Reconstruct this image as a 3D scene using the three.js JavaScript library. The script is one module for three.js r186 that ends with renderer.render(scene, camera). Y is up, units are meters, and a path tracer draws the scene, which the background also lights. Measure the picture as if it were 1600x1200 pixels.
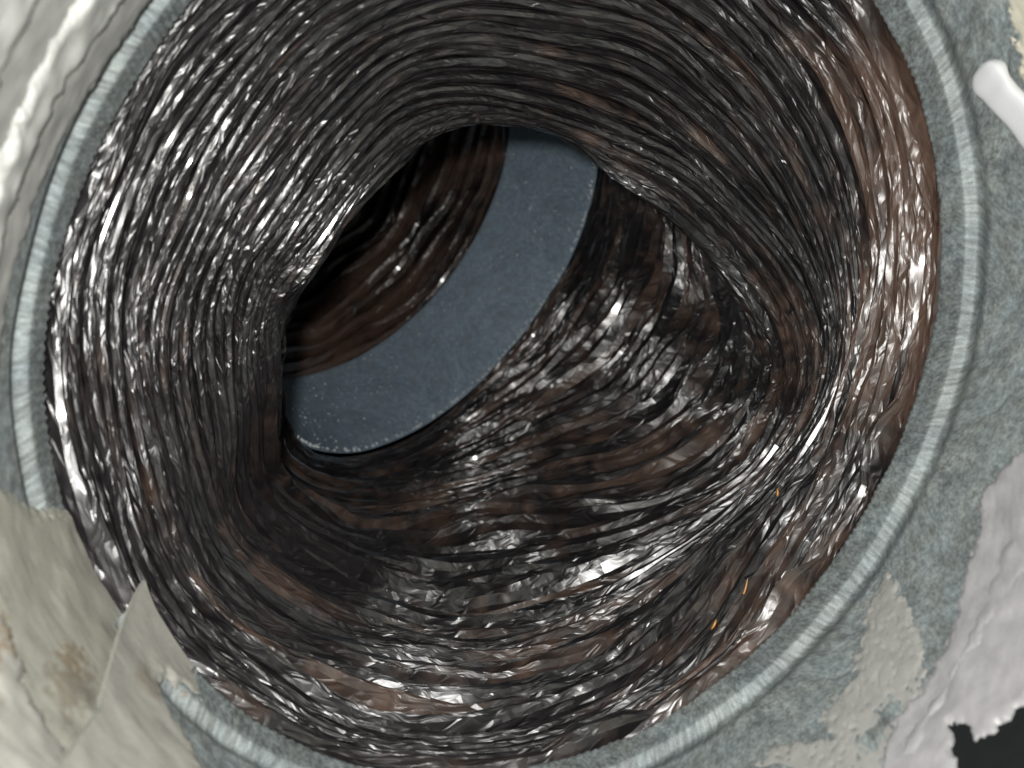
import * as THREE from 'three';
import { createNoise3D } from 'simplex-noise';

// ---------- camera, light, exposure ----------
const scene = new THREE.Scene();
scene.background = new THREE.Color(0, 0, 0);
const camera = new THREE.PerspectiveCamera(53, 4 / 3, 0.005, 10);
camera.position.set(0, 0, 0);
camera.lookAt(0, 0, -1);
camera.focus = 0.225;
camera.userData.fStop = 15;
camera.updateProjectionMatrix();
scene.add(camera);

const renderer = new THREE.WebGLRenderer({ antialias: true });
renderer.toneMapping = THREE.LinearToneMapping;
renderer.toneMappingExposure = 1.0;
renderer.shadowMap.enabled = true;

// the phone's flash, beside the lens
const flash = new THREE.PointLight(new THREE.Color(1.0, 0.985, 0.95), 0.18, 0, 2);
flash.position.set(-0.01, 0.011, 0.001);
flash.castShadow = true;
flash.shadow.radius = 0.22;
flash.shadow.camera.near = 0.01;
flash.shadow.camera.far = 2;
scene.add(flash);

// ---------- helpers ----------
function rng(seed) { let a = seed >>> 0; return () => { a = (a + 0x6D2B79F5) | 0; let t = Math.imul(a ^ (a >>> 15), 1 | a); t = (t + Math.imul(t ^ (t >>> 7), 61 | t)) ^ t; return ((t ^ (t >>> 14)) >>> 0) / 4294967296; }; }
const noise = createNoise3D(rng(7));
const noiseB = createNoise3D(rng(19));
const V = (x, y, z) => new THREE.Vector3(x, y, z);
const clamp = (x, a, b) => Math.min(b, Math.max(a, x));
const smooth = (a, b, x) => { const t = clamp((x - a) / (b - a), 0, 1); return t * t * (3 - 2 * t); };
const lerp = (a, b, t) => a + (b - a) * t;
const rad = Math.PI / 180;
function hash(i, j, s) { let h = Math.imul(i, 374761393) ^ Math.imul(j, 668265263) ^ Math.imul(s, 2147483647 ^ 0x5bd1e995); h = Math.imul(h ^ (h >>> 13), 1274126177); h ^= h >>> 16; return (h >>> 0) / 4294967296; }
// crumpled sheet: random heights on a lattice joined by flat triangles
function crumple(x, y, period, s) {
  const ix = Math.floor(x), iy = Math.floor(y), fx = x - ix, fy = y - iy;
  const w = (i) => ((i % period) + period) % period;
  const a = hash(w(ix), iy, s), b = hash(w(ix + 1), iy, s), c = hash(w(ix), iy + 1, s), d = hash(w(ix + 1), iy + 1, s);
  if (hash(w(ix), iy, s + 91) > 0.5) return (fx + fy < 1 ? a + (b - a) * fx + (c - a) * fy : d + (c - d) * (1 - fx) + (b - d) * (1 - fy)) - 0.5;
  return (fx > fy ? a + (b - a) * fx + (d - b) * fy : a + (c - a) * fy + (d - c) * fx) - 0.5;
}
function catmull(p0, p1, p2, p3, t) {
  const t2 = t * t, t3 = t2 * t;
  const f = (a, b, c, d) => 0.5 * (2 * b + (c - a) * t + (2 * a - 5 * b + 4 * c - d) * t2 + (3 * b - a - 3 * c + d) * t3);
  return V(f(p0.x, p1.x, p2.x, p3.x), f(p0.y, p1.y, p2.y, p3.y), f(p0.z, p1.z, p2.z, p3.z));
}
function mesh(name, geometry, material, parent) {
  const m = new THREE.Mesh(geometry, material);
  m.name = name; m.castShadow = true; m.receiveShadow = true;
  parent.add(m);
  return m;
}
const taken = {};
const numbered = (name) => { const k = taken[name] = (taken[name] ?? -1) + 1; return k ? name + '_' + String(k).padStart(3, '0') : name; };
function thing(name, label, category, at, group) {
  const o = new THREE.Group();
  o.name = name; o.userData = { label, category };
  if (group) o.userData.group = group;
  if (at) o.position.copy(at);
  scene.add(o);
  return o;
}
// rows x columns of points -> mesh slices with shared smooth normals; org is taken off so that parts sit round their thing's base
function gridNormals(P, rows, cols, closed) {
  const N = new Float32Array(P.length), get = (i, j) => (i * cols + j) * 3;
  for (let i = 0; i < rows; i++) for (let j = 0; j < cols; j++) {
    const i0 = Math.max(0, i - 1), i1 = Math.min(rows - 1, i + 1);
    let j0 = j - 1, j1 = j + 1;
    if (closed) { if (j0 < 0) j0 = cols - 2; if (j1 > cols - 1) j1 = 1; } else { j0 = Math.max(0, j0); j1 = Math.min(cols - 1, j1); }
    const a = get(i0, j), b = get(i1, j), c = get(i, j0), d = get(i, j1);
    const ux = P[b] - P[a], uy = P[b + 1] - P[a + 1], uz = P[b + 2] - P[a + 2], vx = P[d] - P[c], vy = P[d + 1] - P[c + 1], vz = P[d + 2] - P[c + 2];
    let x = uy * vz - uz * vy, y = uz * vx - ux * vz, z = ux * vy - uy * vx; const l = Math.hypot(x, y, z) || 1;
    const k = get(i, j); N[k] = x / l; N[k + 1] = y / l; N[k + 2] = z / l;
  }
  return N;
}
function gridSlice(P, N, C, UV, cols, r0, r1, org, flip, mixed) {
  const rows = r1 - r0 + 1, g = new THREE.BufferGeometry();
  const p = P.slice(r0 * cols * 3, (r1 + 1) * cols * 3), n = N.slice(r0 * cols * 3, (r1 + 1) * cols * 3);
  for (let k = 0; k < p.length; k += 3) { p[k] -= org.x; p[k + 1] -= org.y; p[k + 2] -= org.z; }
  if (flip) for (let k = 0; k < n.length; k++) n[k] = -n[k];
  g.setAttribute('position', new THREE.BufferAttribute(p, 3));
  g.setAttribute('normal', new THREE.BufferAttribute(n, 3));
  if (C) g.setAttribute('color', new THREE.BufferAttribute(C.slice(r0 * cols * 3, (r1 + 1) * cols * 3), 3));
  if (UV) g.setAttribute('uv', new THREE.BufferAttribute(UV.slice(r0 * cols * 2, (r1 + 1) * cols * 2), 2));
  const idx = new Uint32Array((rows - 1) * (cols - 1) * 6); let q = 0;
  for (let i = 0; i < rows - 1; i++) for (let j = 0; j < cols - 1; j++) {
    const a = i * cols + j, b = a + 1, c = a + cols, d = c + 1;
    if (mixed && hash(i + r0, j, 5) > 0.5) { if (flip) { idx[q++] = a; idx[q++] = b; idx[q++] = d; idx[q++] = a; idx[q++] = d; idx[q++] = c; } else { idx[q++] = a; idx[q++] = d; idx[q++] = b; idx[q++] = a; idx[q++] = c; idx[q++] = d; } } else if (flip) { idx[q++] = a; idx[q++] = b; idx[q++] = c; idx[q++] = b; idx[q++] = d; idx[q++] = c; } else { idx[q++] = a; idx[q++] = c; idx[q++] = b; idx[q++] = b; idx[q++] = c; idx[q++] = d; }
  }
  g.setIndex(new THREE.BufferAttribute(idx, 1));
  return g;
}

// ---------- materials ----------
// galvanised steel: zinc mottling, oxide specks
function zincTexture(seed, size, tint, contrast = 1, level = 0.61, scratches = 30) {
  const data = new Uint8Array(size * size * 4), n = createNoise3D(rng(seed)), r = rng(seed + 1);
  const tile = (x, y, f, k) => { const a = x * 2 * Math.PI, b = y * 2 * Math.PI, R = f / (2 * Math.PI); return n(Math.cos(a) * R + Math.cos(b) * R * 0.7 + k, Math.sin(a) * R + k * 2.3, Math.sin(b) * R + Math.cos(b) * R * 0.7); };
  for (let j = 0; j < size; j++) for (let i = 0; i < size; i++) {
    const x = i / size, y = j / size;
    let v = 0.61 + 0.1 * tile(x, y, 6, 1) * 0.5 + 0.07 * tile(x, y, 22, 5) + 0.09 * tile(x, y, 60, 9) + 0.14 * (r() - 0.5);
    v = level + (v - 0.61) * contrast;
    if (r() > 0.994) v += 0.18;
    const k = (j * size + i) * 4, w = 0.012 * tile(x, y, 9, 14);
    data[k] = clamp(255 * v * (tint[0] + w), 0, 255); data[k + 1] = clamp(255 * v * tint[1], 0, 255); data[k + 2] = clamp(255 * v * (tint[2] - w), 0, 255); data[k + 3] = 255;
  }
  for (let q = 0; q < scratches; q++) { // fine scratches, mostly running one way
    let x = r() * size, y = r() * size; const a = 0.9 + 0.7 * (r() - 0.5), len = 15 + 90 * r() * r(), up = 10 + 26 * r();
    for (let e = 0; e < len; e++) { x += Math.cos(a); y += Math.sin(a); const k = (((y | 0) % size + size) % size * size + ((x | 0) % size + size) % size) * 4; for (let c = 0; c < 3; c++) data[k + c] = Math.min(255, data[k + c] + up); }
  }
  const t = new THREE.DataTexture(data, size, size);
  t.colorSpace = THREE.SRGBColorSpace; t.magFilter = THREE.LinearFilter; t.minFilter = THREE.LinearFilter;
  t.wrapS = t.wrapT = THREE.RepeatWrapping; t.needsUpdate = true;
  return t;
}
const zincMap = zincTexture(31, 512, [0.85, 0.9, 0.9], 1, 0.54);
zincMap.repeat.set(14, 14);
const sleeveMap = zincTexture(57, 512, [0.8, 0.9, 0.98], 0.55, 0.68, 130);
sleeveMap.repeat.set(9, 9);
// fine crinkles of the film: flat facets between creases, one tile 60 mm along the roll and 27 mm across
const crinkleMap = (() => {
  const size = 1024, data = new Uint8Array(size * size * 4), h = new Float32Array(size * size); let lo = 1e9, hi = -1e9;
  const facet = (x, y, px, py, s) => {
    const ix = Math.floor(x), iy = Math.floor(y), fx = x - ix, fy = y - iy, at = (i, j) => hash(((i % px) + px) % px, ((j % py) + py) % py, s);
    const a = at(ix, iy), b = at(ix + 1, iy), c = at(ix, iy + 1), d = at(ix + 1, iy + 1);
    if (hash(((ix % px) + px) % px, ((iy % py) + py) % py, s + 91) > 0.5) return fx + fy < 1 ? a + (b - a) * fx + (c - a) * fy : d + (c - d) * (1 - fx) + (b - d) * (1 - fy);
    return fx > fy ? a + (b - a) * fx + (d - b) * fy : a + (c - a) * fy + (d - c) * fx;
  };
  for (let j = 0; j < size; j++) for (let i = 0; i < size; i++) {
    const x = i / size, y = j / size, a = 2 * Math.PI, wx = x + 0.02 * Math.sin(a * (y * 3 + 0.2)) + 0.012 * Math.sin(a * (x * 5 + y * 7)), wy = y + 0.03 * Math.sin(a * (x * 2 + 0.6)) + 0.015 * Math.sin(a * (x * 9 - y * 4));
    const v = facet(wx * 7, wy * 9, 7, 9, 3) + 0.5 * facet(wx * 15 + wy * 4, wy * 17, 15, 17, 5) * 1 + 0.3 * facet(wx * 34, wy * 36, 34, 36, 8);
    h[j * size + i] = v; lo = Math.min(lo, v); hi = Math.max(hi, v);
  }
  for (let k = 0; k < size * size; k++) { const v = 255 * (h[k] - lo) / (hi - lo); data[k * 4] = data[k * 4 + 1] = data[k * 4 + 2] = v; data[k * 4 + 3] = 255; }
  const t = new THREE.DataTexture(data, size, size); t.magFilter = THREE.LinearFilter; t.minFilter = THREE.LinearFilter; t.wrapS = t.wrapT = THREE.RepeatWrapping; t.needsUpdate = true;
  return t;
})();
const M = {
  zinc: new THREE.MeshPhysicalMaterial({ map: zincMap, metalness: 0.12, roughness: 0.58, side: THREE.DoubleSide }),
  sleeve: new THREE.MeshPhysicalMaterial({ map: sleeveMap, metalness: 0.15, roughness: 0.6, side: THREE.DoubleSide }),
  film: new THREE.MeshPhysicalMaterial({ vertexColors: true, flatShading: true, roughness: 0.6, specularIntensity: 0.5, ior: 1.5, side: THREE.DoubleSide }),
  roll: new THREE.MeshPhysicalMaterial({ vertexColors: true, bumpMap: crinkleMap, bumpScale: 0.0014, roughness: 0.35, ior: 1.78, clearcoat: 0.8, clearcoatRoughness: 0.16, side: THREE.DoubleSide }),
  mastic: new THREE.MeshPhysicalMaterial({ vertexColors: true, roughness: 0.5, side: THREE.DoubleSide }),
  gloss: new THREE.MeshPhysicalMaterial({ vertexColors: true, roughness: 0.42, side: THREE.DoubleSide }),
  black: new THREE.MeshPhysicalMaterial({ vertexColors: true, roughness: 0.95, specularIntensity: 0.25, side: THREE.DoubleSide }),
  dust: new THREE.MeshStandardMaterial({ color: new THREE.Color(0.62, 0.66, 0.68), roughness: 0.8 }),
  white: new THREE.MeshPhysicalMaterial({ color: new THREE.Color(0.56, 0.57, 0.58), roughness: 0.6 }),
  amber: new THREE.MeshPhysicalMaterial({ color: new THREE.Color(0.42, 0.19, 0.03), roughness: 0.3, side: THREE.DoubleSide }),
};

// ---------- round metal collar that the camera looks through ----------
const C0 = V(0.0074, 0.0155, -0.1685);
const n0 = V(-0.19566, 0.06848, -0.97828).normalize();          // into the duct
const u0 = V(0.98067, 0.01366, -0.19518).normalize();
const v0 = V(0, 0.99756, 0.06983).normalize();
const oval = (th) => 0.1 * (1 - 0.0255 * Math.cos(2 * th) + 0.0655 * Math.sin(2 * th));
const collarPoint = (deg, m, dr) => {                            // m runs from the far rim towards the camera
  const th = deg * rad, r = oval(th) + dr;
  return C0.clone().addScaledVector(n0, -m).addScaledVector(u0, r * Math.cos(th)).addScaledVector(v0, r * Math.sin(th));
};
const seamStart = (m) => -147 + 5 * clamp(m / 0.035, 0, 1);
const sheetOffset = (deg, m) => {                                // the sheet's two ends lap over one another at the seam
  let d = 0;
  const e = deg - seamStart(m);
  d -= (0.0017 + 0.0032 * Math.exp(-Math.max(0, m) / 0.009)) * Math.exp(-Math.max(0, e) / 13);
  d += 0.0021 * smooth(150, 195, deg);
  return d;
};
const beadShape = (m) => 0.0022 * smooth(0.0074, 0.0097, m) * (1 - smooth(0.01, 0.0156, m)); // steep far wall, gentle near slope
{
  const collar = thing('duct_collar', 'round galvanised metal collar with crimped rim and smeared sealant framing the opening', 'duct collar', C0);
  const cols = 2241, prof = [];
  prof.push([0.006, 0.0007], [0.001, 0.0007], [-0.0001, 0.0005]);
  for (let m = 0; m <= 0.0072; m += 0.0008) prof.push([m, 0]);
  const beadFrom = prof.length - 1;
  for (let m = 0.0075; m <= 0.0158; m += 0.00035) prof.push([m, 0]);
  const beadTo = prof.length - 1;
  for (let m = 0.017; m <= 0.1; m += 0.004) prof.push([m, 0]);
  const rows = prof.length, P = new Float32Array(rows * cols * 3), UV = new Float32Array(rows * cols * 2);
  for (let i = 0; i < rows; i++) for (let j = 0; j < cols; j++) {
    const [m, d0] = prof[i], s0 = seamStart(m), deg = lerp(s0, 225, j / (cols - 1));
    const th = deg * rad, ripple = Math.sin(th * 330 + 0.6 * noise(th * 6, 0, 1)) * (0.6 + 0.55 * noise(th * 7, 3, m * 60));
    const fade = 1 - smooth(0.002, 0.0095, m);
    let dr = d0 + sheetOffset(deg, m) + beadShape(m) + ripple * (0.00022 * fade + 0.00002 * Math.exp(-(((m - 0.0078) / 0.002) ** 2)));
    dr += 0.0004 * noise(th * 3, m * 30, 5);
    const mm = m < 0.003 && d0 < 0.0006 ? m + 0.00025 * noise(th * 14, 2, 9) - 0.0011 * Math.exp(-(deg - s0) / 3) : m;
    const p = collarPoint(deg, mm, dr), k = i * cols + j;
    P[k * 3] = p.x; P[k * 3 + 1] = p.y; P[k * 3 + 2] = p.z;
    UV[k * 2] = th * 0.1; UV[k * 2 + 1] = m;
  }
  const N = gridNormals(P, rows, cols, false);
  const rim = mesh('crimped_rim', gridSlice(P, N, null, UV, cols, 0, beadFrom, C0, false), M.zinc, collar);
  rim.userData.label = 'finely crimped far rim of the collar';
  const bead = mesh('bead', gridSlice(P, N, null, UV, cols, beadFrom, beadTo, C0, false), M.zinc, collar);
  bead.userData.label = 'rolled bead running round the collar';
  mesh('body', gridSlice(P, N, null, UV, cols, beadTo, rows - 1, C0, false), M.zinc, collar);

  // sealant brushed on the collar: each patch is a thick skin whose edge sinks into the metal
  function patch(name, label, poly, o) {
    const pts = poly.map(([d, m]) => [(o.unwrap && d < 0 ? d + 360 : d) * rad * 100, Math.max(o.floor ?? -1, m)]);
    let x0 = 1e9, x1 = -1e9, y0 = 1e9, y1 = -1e9;
    for (const [x, y] of pts) { x0 = Math.min(x0, x); x1 = Math.max(x1, x); y0 = Math.min(y0, y); y1 = Math.max(y1, y); }
    x0 -= 3; x1 += 3; y0 -= 3; y1 += 3; if (o.floor !== undefined) y0 = Math.max(y0, o.floor);
    const st = o.step || 0.45, nx = Math.ceil((x1 - x0) / st) + 1, ny = Math.ceil((y1 - y0) / st) + 1;
    const pos = [], col = [], uv = [], hs = [];
    const sd = (x, y) => {
      let d = 1e9, s = 1;
      for (let i = 0, j = pts.length - 1; i < pts.length; j = i++) {
        const ex = pts[j][0] - pts[i][0], ey = pts[j][1] - pts[i][1], wx = x - pts[i][0], wy = y - pts[i][1];
        const t = clamp((wx * ex + wy * ey) / (ex * ex + ey * ey), 0, 1); d = Math.min(d, (wx - ex * t) ** 2 + (wy - ey * t) ** 2);
        const a = y >= pts[i][1], b = y < pts[j][1], c = ex * wy > ey * wx;
        if ((a && b && c) || (!a && !b && !c)) s = -s;
      }
      return s * Math.sqrt(d);
    };
    for (let j = 0; j < ny; j++) for (let i = 0; i < nx; i++) {
      const x = x0 + i * st, y = y0 + j * st, e = o.edge ?? 0.8, k = o.seed;
      let d = -sd(x, y) + e * (1.1 * noise(x * 0.25, y * 0.25, k) + 0.7 * noise(x * 0.8, y * 0.8, k + 5) + 0.22 * noiseB(x * 2, y * 2, k));
      if (o.floor !== undefined && y < o.floor + 1.5) d = Math.max(d, -sd(x, o.floor + 1.5));
      const body = smooth(0, o.bevel ?? 1.6, d), ca = Math.cos(o.brush ?? 0), sa = Math.sin(o.brush ?? 0), bx = x * ca + y * sa, by = -x * sa + y * ca;
      let h = d < 0 ? Math.max(-0.7, d * 0.5) : 0.05 + o.thick * body * (0.85 + 0.3 * noise(x * 0.12, y * 0.12, k + 2));
      if (d > 0) h += body * (o.relief ?? 0.25) * (0.8 * noise(bx * 0.05, by * 0.09, k + 8) + 0.1 * noise(bx * 0.12, by * 0.5, k + 11) + 0.9 * Math.max(0, crumple(bx * 0.05 + 50, by * 0.09 + 50, 100000, k)) + 0.07 * noise(bx * 0.2, by * 1.4, k + 15) + 0.05 * noiseB(x * 1.1, y * 1.1, k) + 0.03 * noise(x * 3, y * 3, k));
      if (o.holes && d > 0) h -= o.holes * smooth(0.15, 0.6, noise(x * 0.5, y * 0.5, k + 21) + 0.15 * noiseB(x * 1.6, y * 1.6, k + 3) - 0.25 * body) ;
      const m = y / 1000, deg = Math.max(x / 100 / rad, seamStart(m) + 0.02), p = collarPoint(deg, m, sheetOffset(deg, m) - h / 1000);
      pos.push(p.x - C0.x, p.y - C0.y, p.z - C0.z); hs.push(h); uv.push(x / 1000, m);
      const g = 1 + 0.09 * noise(x * 0.2, y * 0.35, k + 30) + 0.06 * noiseB(x * 1.1, y * 1.1, k + 31) + 0.03 * noise(x * 4, y * 4, k);
      const c = [o.color[0] * g, o.color[1] * g, o.color[2] * g];
      for (const [sx, sy, sr, sc, sw] of o.stains || []) {
        const q = Math.hypot((x - (sx + (o.unwrap && sx < 0 ? 360 : 0)) * rad * 100) / sr[0], (y - sy) / sr[1]) + 0.55 * noise(x * 0.35, y * 0.35, k + 40) + 0.4 * noiseB(x * 1.1, y * 1.1, k + 41);
        const w = sw * (1 - smooth(0.55, 1.0, q)); for (let a = 0; a < 3; a++) c[a] = lerp(c[a], sc[a], w);
      }
      col.push(...c);
    }
    const idx = [];
    for (let j = 0; j < ny - 1; j++) for (let i = 0; i < nx - 1; i++) {
      const a = j * nx + i, b = a + 1, c = a + nx, d = c + 1;
      if (Math.max(hs[a], hs[b], hs[c], hs[d]) < -0.3) continue;
      idx.push(a, b, c, b, d, c);
    }
    const g = new THREE.BufferGeometry();
    g.setAttribute('position', new THREE.Float32BufferAttribute(pos, 3)); g.setAttribute('color', new THREE.Float32BufferAttribute(col, 3)); g.setAttribute('uv', new THREE.Float32BufferAttribute(uv, 2));
    g.setIndex(idx); g.computeVertexNormals();
    const r = mesh(name, g, o.material || M.mastic, collar);
    r.userData.label = label;
    return r;
  }
  const grey = [0.28, 0.28, 0.265], beige = [0.3, 0.295, 0.25], lilac = [0.285, 0.28, 0.285], white = [0.37, 0.375, 0.355];
  const rust = [0.2, 0.135, 0.075], dark = [0.14, 0.115, 0.08];
  patch('sealant_smear', 'grey sealant brushed along the left wall of the collar', [[142.6, 15], [149.2, 14.6], [158.4, 16.1], [166.8, 17.7], [174.8, 18], [-177.6, 18.8], [-170.5, 22], [-164.4, 33], [-166, 95], [130, 95], [135.8, 43.4]], { unwrap: true, thick: 0.5, relief: 0.3, color: grey, seed: 3, edge: 0.7 });
  patch('sealant_smear', 'thick off-white ridge of sealant on the left wall', [[140, 27], [145.5, 25.8], [148.7, 23.6], [153.4, 24.2], [159.5, 26], [164.3, 25.1], [169.2, 25.6], [174, 24.9], [179.4, 24.9], [-175.3, 29], [-172, 36], [-175.4, 40], [175.7, 37], [169.2, 36], [163.7, 36], [158.9, 37.5], [153.2, 37], [145, 38]], { unwrap: true, thick: 1.7, relief: 0.3, color: white, seed: 4, edge: 0.6, bevel: 3 });
  patch('sealant_smear', 'pale sealant near the upper left corner', [[148, 44], [152.9, 43.5], [156.9, 43.1], [161, 42.6], [166.3, 43.4], [172, 48], [170.8, 95], [140, 95]], { unwrap: true, thick: 1.5, relief: 0.3, color: white, seed: 5, edge: 0.6, bevel: 3 });
  patch('sealant_smear', 'beige sealant spread over bead and rim beside the lap seam', [[-159.6, 14], [-158.6, 4], [-157.5, 0], [-140, 0], [-138, 34.7], [-138, 47.9], [-138, 95], [-172, 95], [-169.7, 58.5], [-166.1, 30.6], [-162.5, 22]], { unwrap: true, floor: 0, thick: 0.55, relief: 0.35, color: beige, seed: 6, edge: 0.8, stains: [[-144.6, 30, [5, 9], dark, 0.55], [-146, 26, [3, 5], rust, 0.45], [-154, 46, [4, 9], rust, 0.7], [-152, 58, [5, 8], rust, 0.5]] });
  patch('sealant_smear', 'stained lumpy sealant in the lower left corner', [[-161, 37], [-157, 34], [-151.1, 37], [-146.4, 40.5], [-141, 40], [-136, 56], [-136, 95], [-172, 95], [-167, 58]], { unwrap: true, thick: 1.2, relief: 0.6, color: [0.3, 0.295, 0.265], seed: 8, edge: 1, bevel: 2.5, stains: [[-152.5, 44, [4, 7], rust, 0.7], [-149, 56, [4, 6], rust, 0.5], [-156, 50, [3, 5], dark, 0.35]] });
  patch('sealant_smear', 'beige sealant on the lifted corner of the lap seam', [[-150, 0], [-150, 60], [-141.7, 70], [-137.8, 95], [-122, 95], [-125.5, 36], [-129, 27], [-133.1, 19], [-139.6, 13], [-137.6, 9], [-133, 6], [-134, 0]], { floor: 0, thick: 0.4, relief: 0.3, color: [0.31, 0.305, 0.27], seed: 9, edge: 0.8, stains: [[-139.5, 17, [4, 4], rust, 0.3]] });
  patch('sealant_smear', 'thin sealant smear below the bead at lower right', [[-37.5, 17], [-39.9, 26], [-47.4, 41.5], [-52.8, 46], [-61.8, 56], [-75, 60], [-73, 34], [-66.2, 27], [-59.9, 34.2], [-58.1, 29.4], [-53.1, 29.3], [-47.6, 23.1], [-43, 19]], { thick: 0.3, relief: 0.2, color: [0.27, 0.27, 0.255], seed: 12, edge: 1.3, holes: 0.3, bevel: 1.4 });
  patch('sealant_smear', 'broad shiny grey sealant band at lower right', [[-6, 42], [-13.3, 38], [-20.6, 31], [-23.5, 29.3], [-28.3, 33], [-32.7, 34.1], [-35.9, 36], [-40.5, 39.8], [-47.3, 42.3], [-53, 42.6], [-58.8, 47.5], [-64.2, 52.7], [-72, 60], [-66, 80], [-58.2, 66], [-52.9, 58], [-50.6, 53.2], [-49.5, 54.6], [-50.8, 58.5], [-46, 60.5], [-41.4, 62], [-37.2, 64], [-24.2, 76], [-4, 84]], { thick: 0.9, relief: 0.45, color: lilac, seed: 14, edge: 0.7, bevel: 1.4, material: M.gloss, brush: -0.35 });
  patch('sealant_smear', 'raised fold along the shiny sealant band', [[-12, 43], [-19.3, 41], [-28.1, 39.1], [-33.1, 40.2], [-40.8, 42.4], [-48.5, 45], [-56.1, 47], [-60.9, 50], [-66, 58], [-60, 58], [-50.8, 50.5], [-39.5, 48.3], [-33.2, 49], [-26, 52], [-12, 54]], { thick: 1.1, relief: 0.35, color: lilac, seed: 15, edge: 0.4, bevel: 3.2, material: M.gloss, brush: -0.3 });
  patch('sealant_smear', 'cream sealant at the upper right edge', [[44, 36], [37.4, 31], [32.9, 28.6], [30, 28.4], [24.5, 27.5], [17.4, 28], [8, 34], [2, 60], [8, 95], [44, 95]], { thick: 0.9, relief: 0.4, color: [0.55, 0.53, 0.43], seed: 16, edge: 1 });
  patch('black_coating', 'rough black coating showing at the lower right corner', [[-74, 62], [-60.7, 58], [-51.9, 50], [-38.6, 50], [-20, 58], [-10, 62], [-10, 96], [-74, 96]], { thick: 0.25, relief: 0.15, color: [0.008, 0.01, 0.01], seed: 17, edge: 1.2, material: M.black });
}

// ---------- the bent flexible duct ----------
const F = 601.5 / Math.tan(26.5 * rad) / 1.0003;
const C4 = V(-0.0263, 0.0467, -0.3595), n4 = V(-0.719, 0.593, -0.363).normalize();
const turn = new THREE.Quaternion().setFromUnitVectors(n0, n4);
const u4 = u0.clone().applyQuaternion(turn), v4 = v0.clone().applyQuaternion(turn);
const ring16 = (fn) => Array.from({ length: 16 }, (_, k) => fn(k * 22.5 * rad, k));
const circle4 = (off, r) => (th) => C4.clone().addScaledVector(n4, off).addScaledVector(u4, r * Math.cos(th)).addScaledVector(v4, r * Math.sin(th));
const ringStart = ring16((th) => collarPoint(th / rad, 0.005, 0.0035));
const ringMouth = ring16((th) => collarPoint(th / rad, -0.006, 0.0035));
// the kinked waist of the bend (metres; inner side of the bend pushed in, roof sagging)
const waist = [[0.0958, 0.0055, -0.265], [0.0848, 0.0339, -0.255], [0.058, 0.0587, -0.245], [0.0293, 0.0727, -0.235], [0, 0.0745, -0.215], [-0.0216, 0.0678, -0.2], [-0.0379, 0.0497, -0.19], [-0.0513, 0.0316, -0.19], [-0.0616, 0.0195, -0.195], [-0.0668, 0, -0.205], [-0.0748, -0.0337, -0.225], [-0.0525, -0.064, -0.25], [-0.016, -0.076, -0.263], [0.0206, -0.0705, -0.274], [0.0559, -0.0489, -0.28], [0.0869, -0.0206, -0.275]].map((a) => V(...a));
const ringBelly = ring16((th, k) => ringMouth[k].clone().lerp(waist[k], 0.5));
const sleeveEnd = ring16(circle4(-0.002, 0.1026));
const mid = waist.reduce((a, p) => a.add(p), V(0, 0, 0)).multiplyScalar(1 / 16).lerp(C4, 0.5);
const afterPush = [0.005, 0.009, 0.014, 0.013, 0.008, 0, -0.002, -0.002, 0, 0.001, 0.001, -0.001, -0.004, -0.005, -0.003, 0.001];
const ringAfter = ring16((th, k) => { const p = waist[k].clone().lerp(sleeveEnd[k], 0.5), d = p.clone().sub(mid).normalize(); return p.addScaledVector(d, afterPush[k]); });
const bendKeys = [ringStart, ringMouth, ringBelly, waist, ringAfter, sleeveEnd], bendT = [0, 0.06, 0.3, 0.53, 0.77, 1];
const farKeys = [0, 0.09, 0.18, 0.3, 0.45].map((o) => ring16((th) => circle4(0.062 + o + 0.001, 0.1042 - 0.03 * o)(th).add(V(0.0, -0.35 * o * o, 0)))), farT = [0, 0.22, 0.44, 0.72, 1];

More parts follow.
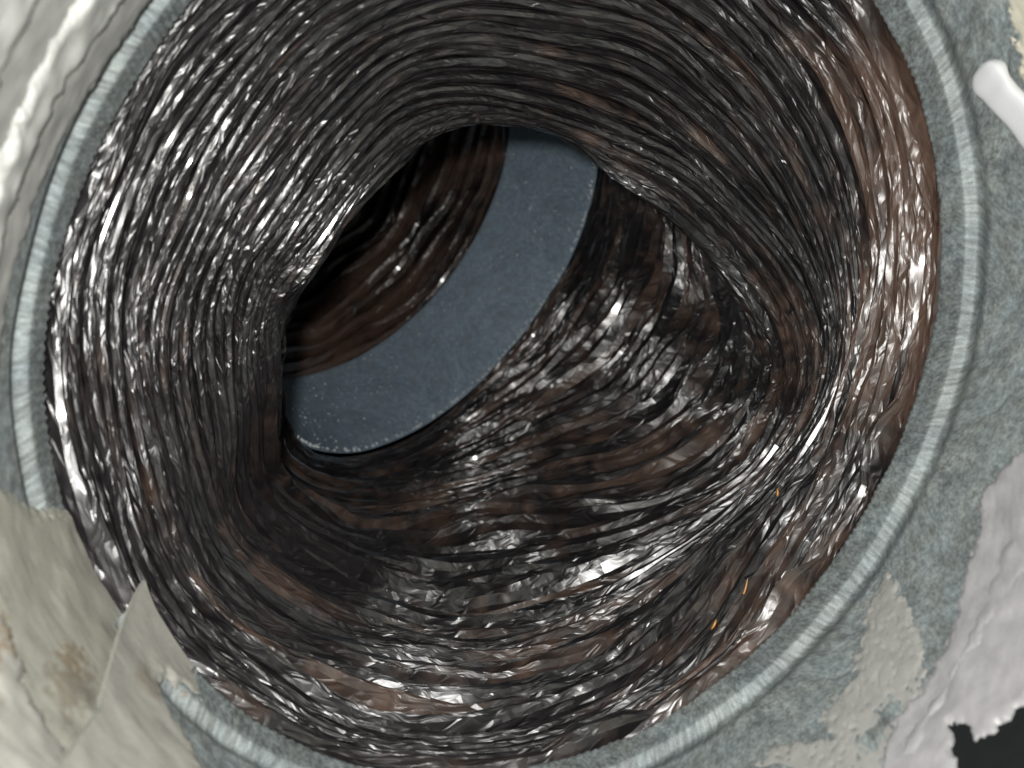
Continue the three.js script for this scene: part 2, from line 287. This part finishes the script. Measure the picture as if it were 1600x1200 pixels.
// a roll of film as strips: creased between strips and at some cross folds, smooth along the rest
function creasedStrips(P, C, rows, cols, org, seed, girth) {
  const quads = (rows - 1) * (cols - 1), pos = new Float32Array(quads * 12), nor = new Float32Array(quads * 12), col = new Float32Array(quads * 12), uv = new Float32Array(quads * 8), idx = new Uint32Array(quads * 6);
  const face = (i, j) => {
    const a = (i * cols + j) * 3, b = a + 3, c = ((i + 1) * cols + j) * 3, d = c + 3;
    const ux = P[d] - P[a], uy = P[d + 1] - P[a + 1], uz = P[d + 2] - P[a + 2], vx = P[c] - P[b], vy = P[c + 1] - P[b + 1], vz = P[c + 2] - P[b + 2];
    const x = uy * vz - uz * vy, y = uz * vx - ux * vz, z = ux * vy - uy * vx, l = Math.hypot(x, y, z) || 1;
    return [x / l, y / l, z / l];
  };
  let v = 0, q = 0;
  for (let j = 0; j < cols - 1; j++) {
    const fn = []; for (let i = 0; i < rows - 1; i++) fn.push(face(i, j));
    const at = (i, f) => { const m = rows - 1, g = ((i % m) + m) % m; if (hash(g, j, seed * 7 + 3) < 0.12) return fn[f]; const a = fn[g], b = fn[(g + m - 1) % m], x = a[0] + b[0], y = a[1] + b[1], z = a[2] + b[2], l = Math.hypot(x, y, z) || 1; return [x / l, y / l, z / l]; };
    for (let i = 0; i < rows - 1; i++) {
      const n0 = at(i, i), n1 = at(i + 1, i), base = v;
      for (const [r, s, n] of [[i, j, n0], [i, j + 1, n0], [i + 1, j, n1], [i + 1, j + 1, n1]]) {
        const o = (r * cols + s) * 3;
        pos[v * 3] = P[o] - org.x; pos[v * 3 + 1] = P[o + 1] - org.y; pos[v * 3 + 2] = P[o + 2] - org.z;
        for (let e = 0; e < 3; e++) { nor[v * 3 + e] = n[e]; col[v * 3 + e] = C[o + e]; }
        uv[v * 2] = r / (rows - 1) * 7 + seed * 0.37; uv[v * 2 + 1] = (s / (cols - 1) - 0.25) * clamp(girth[r] / 0.023, 0.28, 0.68) + seed * 0.618;
        v++;
      }
      idx[q++] = base; idx[q++] = base + 1; idx[q++] = base + 2; idx[q++] = base + 1; idx[q++] = base + 3; idx[q++] = base + 2;
    }
  }
  // make the winding agree with the normals
  const ax = pos[3] - pos[0], ay = pos[4] - pos[1], az = pos[5] - pos[2], bx = pos[6] - pos[0], by = pos[7] - pos[1], bz = pos[8] - pos[2];
  if ((ay * bz - az * by) * nor[0] + (az * bx - ax * bz) * nor[1] + (ax * by - ay * bx) * nor[2] < 0) for (let k = 0; k < nor.length; k++) nor[k] = -nor[k];
  const g = new THREE.BufferGeometry();
  g.setAttribute('position', new THREE.BufferAttribute(pos, 3)); g.setAttribute('normal', new THREE.BufferAttribute(nor, 3)); g.setAttribute('color', new THREE.BufferAttribute(col, 3)); g.setAttribute('uv', new THREE.BufferAttribute(uv, 2));
  g.setIndex(new THREE.BufferAttribute(idx, 1));
  return g;
}
// a lofted tube wall: x runs along the duct (0..1), deg round it
function wallSurface(keys, kt, warp) {
  const nk = keys.length;
  return (x, deg) => {
    const d = ((deg % 360) + 360) % 360, t = warp ? warp(x, d) : x; let k = 0; while (k < nk - 2 && t > kt[k + 1]) k++;
    const w = (t - kt[k]) / (kt[k + 1] - kt[k]), a = d / 22.5, n = Math.floor(a);
    const on = (m) => { const g = keys[clamp(m, 0, nk - 1)]; return catmull(g[(n + 15) % 16], g[n % 16], g[(n + 1) % 16], g[(n + 2) % 16], a - n); };
    return catmull(on(k - 1), on(k), on(k + 1), on(k + 2), w);
  };
}
function flexDuct(root, org, keys, kt, opt) {
  const S = wallSurface(keys, kt, opt.warp), s = opt.seed, N = opt.pleats, eps = 0.25 / N;
  const heart = (x) => { const o = V(0, 0, 0); for (let a = 0; a < 360; a += 45) o.add(S(x, a)); return o.multiplyScalar(1 / 8); };
  let sign = 1;
  const frame = (x, deg) => {
    const p = S(x, deg), x0 = Math.max(0, x - eps), x1 = Math.min(1, x + eps), along = S(x1, deg).sub(S(x0, deg)), pitch = along.length() / (x1 - x0) / N;
    const round = S(x, deg + 0.7).sub(S(x, deg - 0.7)).normalize(), inn = along.clone().cross(round).normalize();
    inn.multiplyScalar(sign);
    const side = round.clone().cross(inn).normalize();
    let lift = 0;
    if (opt.roll) { const [tr, a0, a1] = opt.roll, t = opt.warp(x, ((deg % 360) + 360) % 360), an = ((deg + 540) % 360) - 180; lift += 0.0065 * Math.exp(-(((t - tr) / 0.04) ** 2)) * smooth(a0 - 40, a0 + 30, an) * (1 - smooth(a1 - 15, a1 + 15, an)); }
    return { p, inn, side, pitch, lift };
  };
  { const f = frame(0.02, 0); if (f.inn.dot(heart(0.02).sub(f.p)) < 0) sign = -1; }
  const brown = (x, deg, id) => {
    const c = Math.cos(deg * rad), n = Math.sin(deg * rad), t = opt.warp ? opt.warp(x, ((deg % 360) + 360) % 360) : x;
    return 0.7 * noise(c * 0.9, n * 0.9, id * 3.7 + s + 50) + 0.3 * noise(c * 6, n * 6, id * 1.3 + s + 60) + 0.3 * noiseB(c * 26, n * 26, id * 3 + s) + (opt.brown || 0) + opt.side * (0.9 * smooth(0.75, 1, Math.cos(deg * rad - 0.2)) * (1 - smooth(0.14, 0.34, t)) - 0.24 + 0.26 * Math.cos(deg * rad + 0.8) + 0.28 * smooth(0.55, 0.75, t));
  };
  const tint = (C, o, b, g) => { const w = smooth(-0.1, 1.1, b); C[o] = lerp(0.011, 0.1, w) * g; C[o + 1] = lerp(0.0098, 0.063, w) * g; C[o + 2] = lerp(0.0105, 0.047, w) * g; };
  { // the liner behind the pleats
    const rows = N * 3 + 1, cols = 241, P = new Float32Array(rows * cols * 3), C = new Float32Array(rows * cols * 3);
    for (let i = 0; i < rows; i++) {
      const x = i / (rows - 1);
      for (let j = 0; j < cols; j++) {
        const deg = (j % (cols - 1)) / (cols - 1) * 360, f = frame(x, deg), o = (i * cols + j) * 3;
        const p = f.p.addScaledVector(f.inn, f.lift - 0.45 * Math.min(0.006, f.pitch) + 0.0006 * (hash(i, j % (cols - 1), 3 + s) - 0.5));
        P[o] = p.x; P[o + 1] = p.y; P[o + 2] = p.z; tint(C, o, brown(x, deg, i * 0.5) + 0.1, 0.8);
      }
    }
    mesh('liner', gridSlice(P, gridNormals(P, rows, cols, true), C, null, cols, 0, rows - 1, org, false), M.film, root);
  }
  // every pleat is a gathered roll of thin film that runs round the duct
  const r = rng(900 + s), segs = opt.segs, sec = 10;
  for (let k = opt.first || 0; k < N; k++) {
    const rows = segs + 1, cols = sec + 1, girth = new Float32Array(rows), P = new Float32Array(rows * cols * 3), C = new Float32Array(rows * cols * 3);
    const wide = 0.85 + 0.3 * r(), tall = 0.85 + 0.35 * r(), shift = 0.5 + 0.3 * (r() - 0.5);
    for (let i = 0; i < rows; i++) {
      const ii = i % segs, deg = (ii + 0.25 * (hash(ii, k, 7) - 0.5)) / segs * 360, c = Math.cos(deg * rad), n = Math.sin(deg * rad);
      const x = clamp((k + shift + 0.55 * noise(c * 1.3, n * 1.3, k * 0.15 + s) + 0.1 * noiseB(c * 2, n * 2, k * 1.9 + s)) / N, ((opt.first || 0) * 0.8 + 0.25) / N, 1 - 0.25 / N);
      const f = frame(x, deg), pt = clamp(f.pitch, 0.0012, 0.008);
      const fat = 1 + 0.2 * noise(c * 2.2, n * 2.2, k * 2.7 + s) + 0.05 * noiseB(c * 9, n * 9, k * 2.1), w = 0.47 * pt * wide * fat, h = lerp(0.55, 0.95, smooth(0.0016, 0.005, pt)) * pt * tall * fat;
      girth[i] = Math.PI * (w + h);
      const lift = f.lift + 0.18 * pt * noise(c * 2.2, n * 2.2, k * 1.4 + 9), twist = 0.6 * noise(c * 1.6, n * 1.6, k * 5.3 + s) + 0.06 * noiseB(c * 8, n * 8, k * 3.3);
      for (let j = 0; j < cols; j++) {
        const jj = j % sec, a = (jj + 0.5 * (hash(jj, k, 21) - 0.5)) / sec * 2 * Math.PI + twist;
        const rr = 0.92 + 0.12 * hash(jj, k, 22) + 0.08 * noise(c * 3.2, n * 3.2, k * 9 + jj * 2.3) + 0.07 * (hash(ii, jj, k * 13 + 5) - 0.5);
        const p = f.p.clone().addScaledVector(f.side, w * rr * Math.cos(a)).addScaledVector(f.inn, h * rr * Math.sin(a) + lift), o = (i * cols + j) * 3;
        P[o] = p.x; P[o + 1] = p.y; P[o + 2] = p.z;
        tint(C, o, brown(x, deg, k), 1 + 0.3 * (hash(ii, jj, k + 77) - 0.5));
      }
    }
    mesh('pleat', creasedStrips(P, C, rows, cols, org, k, girth), M.roll, root);
  }
}
// the pleats spread out along the floor of the bend and gather under the sagging roll at its right
function gather(x, deg) {
  const a = deg > 180 ? deg - 360 : deg, low = smooth(-165, -105, a) * (1 - smooth(-85, -25, a)), right = smooth(-85, -5, a) * (1 - smooth(5, 75, a));
  const t1 = 0.2 - 0.05 * low + 0.06 * right, t2 = 0.57 + 0.13 * low - 0.03 * right, x1 = 9 / 52, x2 = 27 / 52;
  return x < x1 ? t1 * x / x1 : x < x2 ? lerp(t1, t2, (x - x1) / (x2 - x1)) : lerp(t2, 1, (x - x2) / (1 - x2));
}
const bend = thing('flexible_duct', 'dark crinkled film flexible duct bending away behind the metal collar', 'flexible duct', C0);
flexDuct(bend, C0, bendKeys, bendT, { pleats: 52, first: 2, segs: 200, seed: 1, side: 1, warp: gather, roll: [0.53, -14, 68] });
const org5 = C4.clone().addScaledVector(n4, 0.062);
const beyond = thing('flexible_duct_001', 'further length of dark crinkled duct seen beyond the blue grey sleeve', 'flexible duct', org5);
flexDuct(beyond, org5, farKeys, farT, { pleats: 40, segs: 140, seed: 5, side: 0, brown: 0.75 });

// ---------- the sheet-metal sleeve that joins the two lengths ----------
{
  const sleeve = thing('metal_sleeve', 'smooth blue grey sheet metal sleeve deep inside the duct', 'duct sleeve', C4);
  const cols = 361, prof = [[0.004, 0.0009], [0, 0.0009], [-0.0004, 0.0005], [0, 0]];
  for (let k = 1; k <= 24; k++) prof.push([0.062 * k / 24, 0]);
  prof.push([0.0624, 0.0005], [0.062, 0.0009], [0.058, 0.0009]);
  const rows = prof.length, P = new Float32Array(rows * cols * 3), UV = new Float32Array(rows * cols * 2);
  for (let i = 0; i < rows; i++) for (let j = 0; j < cols; j++) {
    const th = j / (cols - 1) * 2 * Math.PI, c = Math.cos(th), s = Math.sin(th);
    const r = 0.1 + prof[i][1] + 0.0005 * noise(c * 2, s * 2, prof[i][0] * 20), p = circle4(prof[i][0], r)(th), k = i * cols + j;
    P[k * 3] = p.x; P[k * 3 + 1] = p.y; P[k * 3 + 2] = p.z; UV[k * 2] = th * 0.1; UV[k * 2 + 1] = prof[i][0];
  }
  const N = gridNormals(P, rows, cols, true);
  mesh('wall', gridSlice(P, N, null, UV, cols, 3, rows - 1, C4, true), M.sleeve, sleeve);
  mesh('rim', gridSlice(P, N, null, UV, cols, 0, 3, C4, true), M.sleeve, sleeve);
  // dust lying on the metal, and sealant crumbs along the near edge
  const r = rng(77), n = 1300, g = new THREE.IcosahedronGeometry(1, 0), inst = new THREE.InstancedMesh(g, M.dust, n), mt = new THREE.Matrix4(), qt = new THREE.Quaternion();
  for (let k = 0; k < n; k++) {
    const th = r() * 2 * Math.PI, edge = k < 380, off = edge ? 0.0006 + 0.0025 * r() * r() : 0.001 + 0.06 * r(), sz = edge ? 0.0003 + 0.0007 * r() : 0.0002 + 0.0005 * r() * r();
    const p = circle4(off, 0.0998)(th).sub(C4);
    qt.setFromEuler(new THREE.Euler(r() * 6, r() * 6, r() * 6));
    mt.compose(p, qt, V(sz * (0.7 + r()), sz * (0.6 + 0.5 * r()), sz)); inst.setMatrixAt(k, mt);
  }
  inst.name = 'dust_specks'; inst.userData.kind = 'stuff'; inst.castShadow = inst.receiveShadow = true;
  sleeve.add(inst);
}

// ---------- small things ----------
{ // white strap end poking out from the right wall of the collar
  const spine = [collarPoint(30.5, 0.0235, -0.0042), collarPoint(27, 0.026, -0.0046), collarPoint(23, 0.029, -0.0032), collarPoint(17, 0.034, -0.0012), collarPoint(10, 0.042, -0.0004), collarPoint(4, 0.05, 0.0004)];
  const strap = thing('plastic_strap', 'blunt white plastic strap end at the right edge above the bead', 'strap', spine[5]);
  const curve = new THREE.CatmullRomCurve3(spine), rows = 40, cols = 33, P = new Float32Array(rows * cols * 3);
  for (let i = 0; i < rows; i++) {
    const t = i / (rows - 1), p = curve.getPoint(t), tg = curve.getTangent(t), out = p.clone().sub(C0); out.addScaledVector(n0, -out.dot(n0)).normalize();
    const side = tg.clone().cross(out).normalize(), up = side.clone().cross(tg).normalize();
    const cap = Math.sqrt(clamp(1 - (1 - clamp(t / 0.09, 0, 1)) ** 2, 0, 1)), w = 0.0042 * cap * (0.9 + 0.06 * Math.sin(t * 11 + 0.6) + 0.1 * noise(t * 6, 0, 3)), d = 0.0013 * cap * (1 + 0.3 * noise(t * 7, 4, 1));
    for (let j = 0; j < cols; j++) {
      const a = j / (cols - 1) * 2 * Math.PI, ca = Math.cos(a), sa = Math.sin(a), x = w * Math.sign(ca) * Math.abs(ca) ** 0.6, y = d * Math.sign(sa) * Math.abs(sa) ** 0.6, o = (i * cols + j) * 3;
      P[o] = p.x + side.x * x + up.x * y; P[o + 1] = p.y + side.y * x + up.y * y; P[o + 2] = p.z + side.z * x + up.z * y;
    }
  }
  const N = gridNormals(P, rows, cols, true);
  mesh('strip', gridSlice(P, N, null, null, cols, 0, rows - 1, spine[5], true), M.white, strap);
}

// slivers of amber plastic caught between the pleats: thin, bent, tapering
function sliver(label, at, along, length, width) {
  const o = thing(numbered('amber_sliver'), label, 'plastic sliver', at, 'amber slivers in the folds'), rows = 9, P = new Float32Array(rows * 5 * 3);
  const dir = along.clone().normalize(), face = at.clone().negate().normalize(), side = dir.clone().cross(face).normalize();
  for (let i = 0; i < rows; i++) for (let j = 0; j < 5; j++) {
    const t = i / (rows - 1), a = j / 4 * 2 * Math.PI, w = width * Math.sqrt(Math.max(0.02, Math.sin(Math.PI * t))) * 0.5, k = (i * 5 + j) * 3, bow = 0.05 * length * Math.sin(t * 3.6);
    const p = at.clone().addScaledVector(dir, length * (t - 0.5)).addScaledVector(side, w * Math.cos(a) + bow).addScaledVector(face, 0.35 * w * Math.sin(a) + 0.0004);
    P[k] = p.x; P[k + 1] = p.y; P[k + 2] = p.z;
  }
  mesh('blade', gridSlice(P, gridNormals(P, rows, 5, true), null, null, 5, 0, rows - 1, at, false), M.amber, o);
}
sliver('longest amber plastic sliver lying in the lower right folds', V(0.0614, -0.0543, -0.2037), V(0.38, 0.9, -0.1), 0.006, 0.0007);
sliver('short amber sliver on the upright folds below the sagging roll', V(0.079, -0.0325, -0.2293), V(0.1, 1, -0.1), 0.0028, 0.0011);
sliver('small amber sliver below and left of the longest one', V(0.0534, -0.0636, -0.2037), V(0.5, 0.8, -0.1), 0.003, 0.0009);

renderer.render(scene, camera);
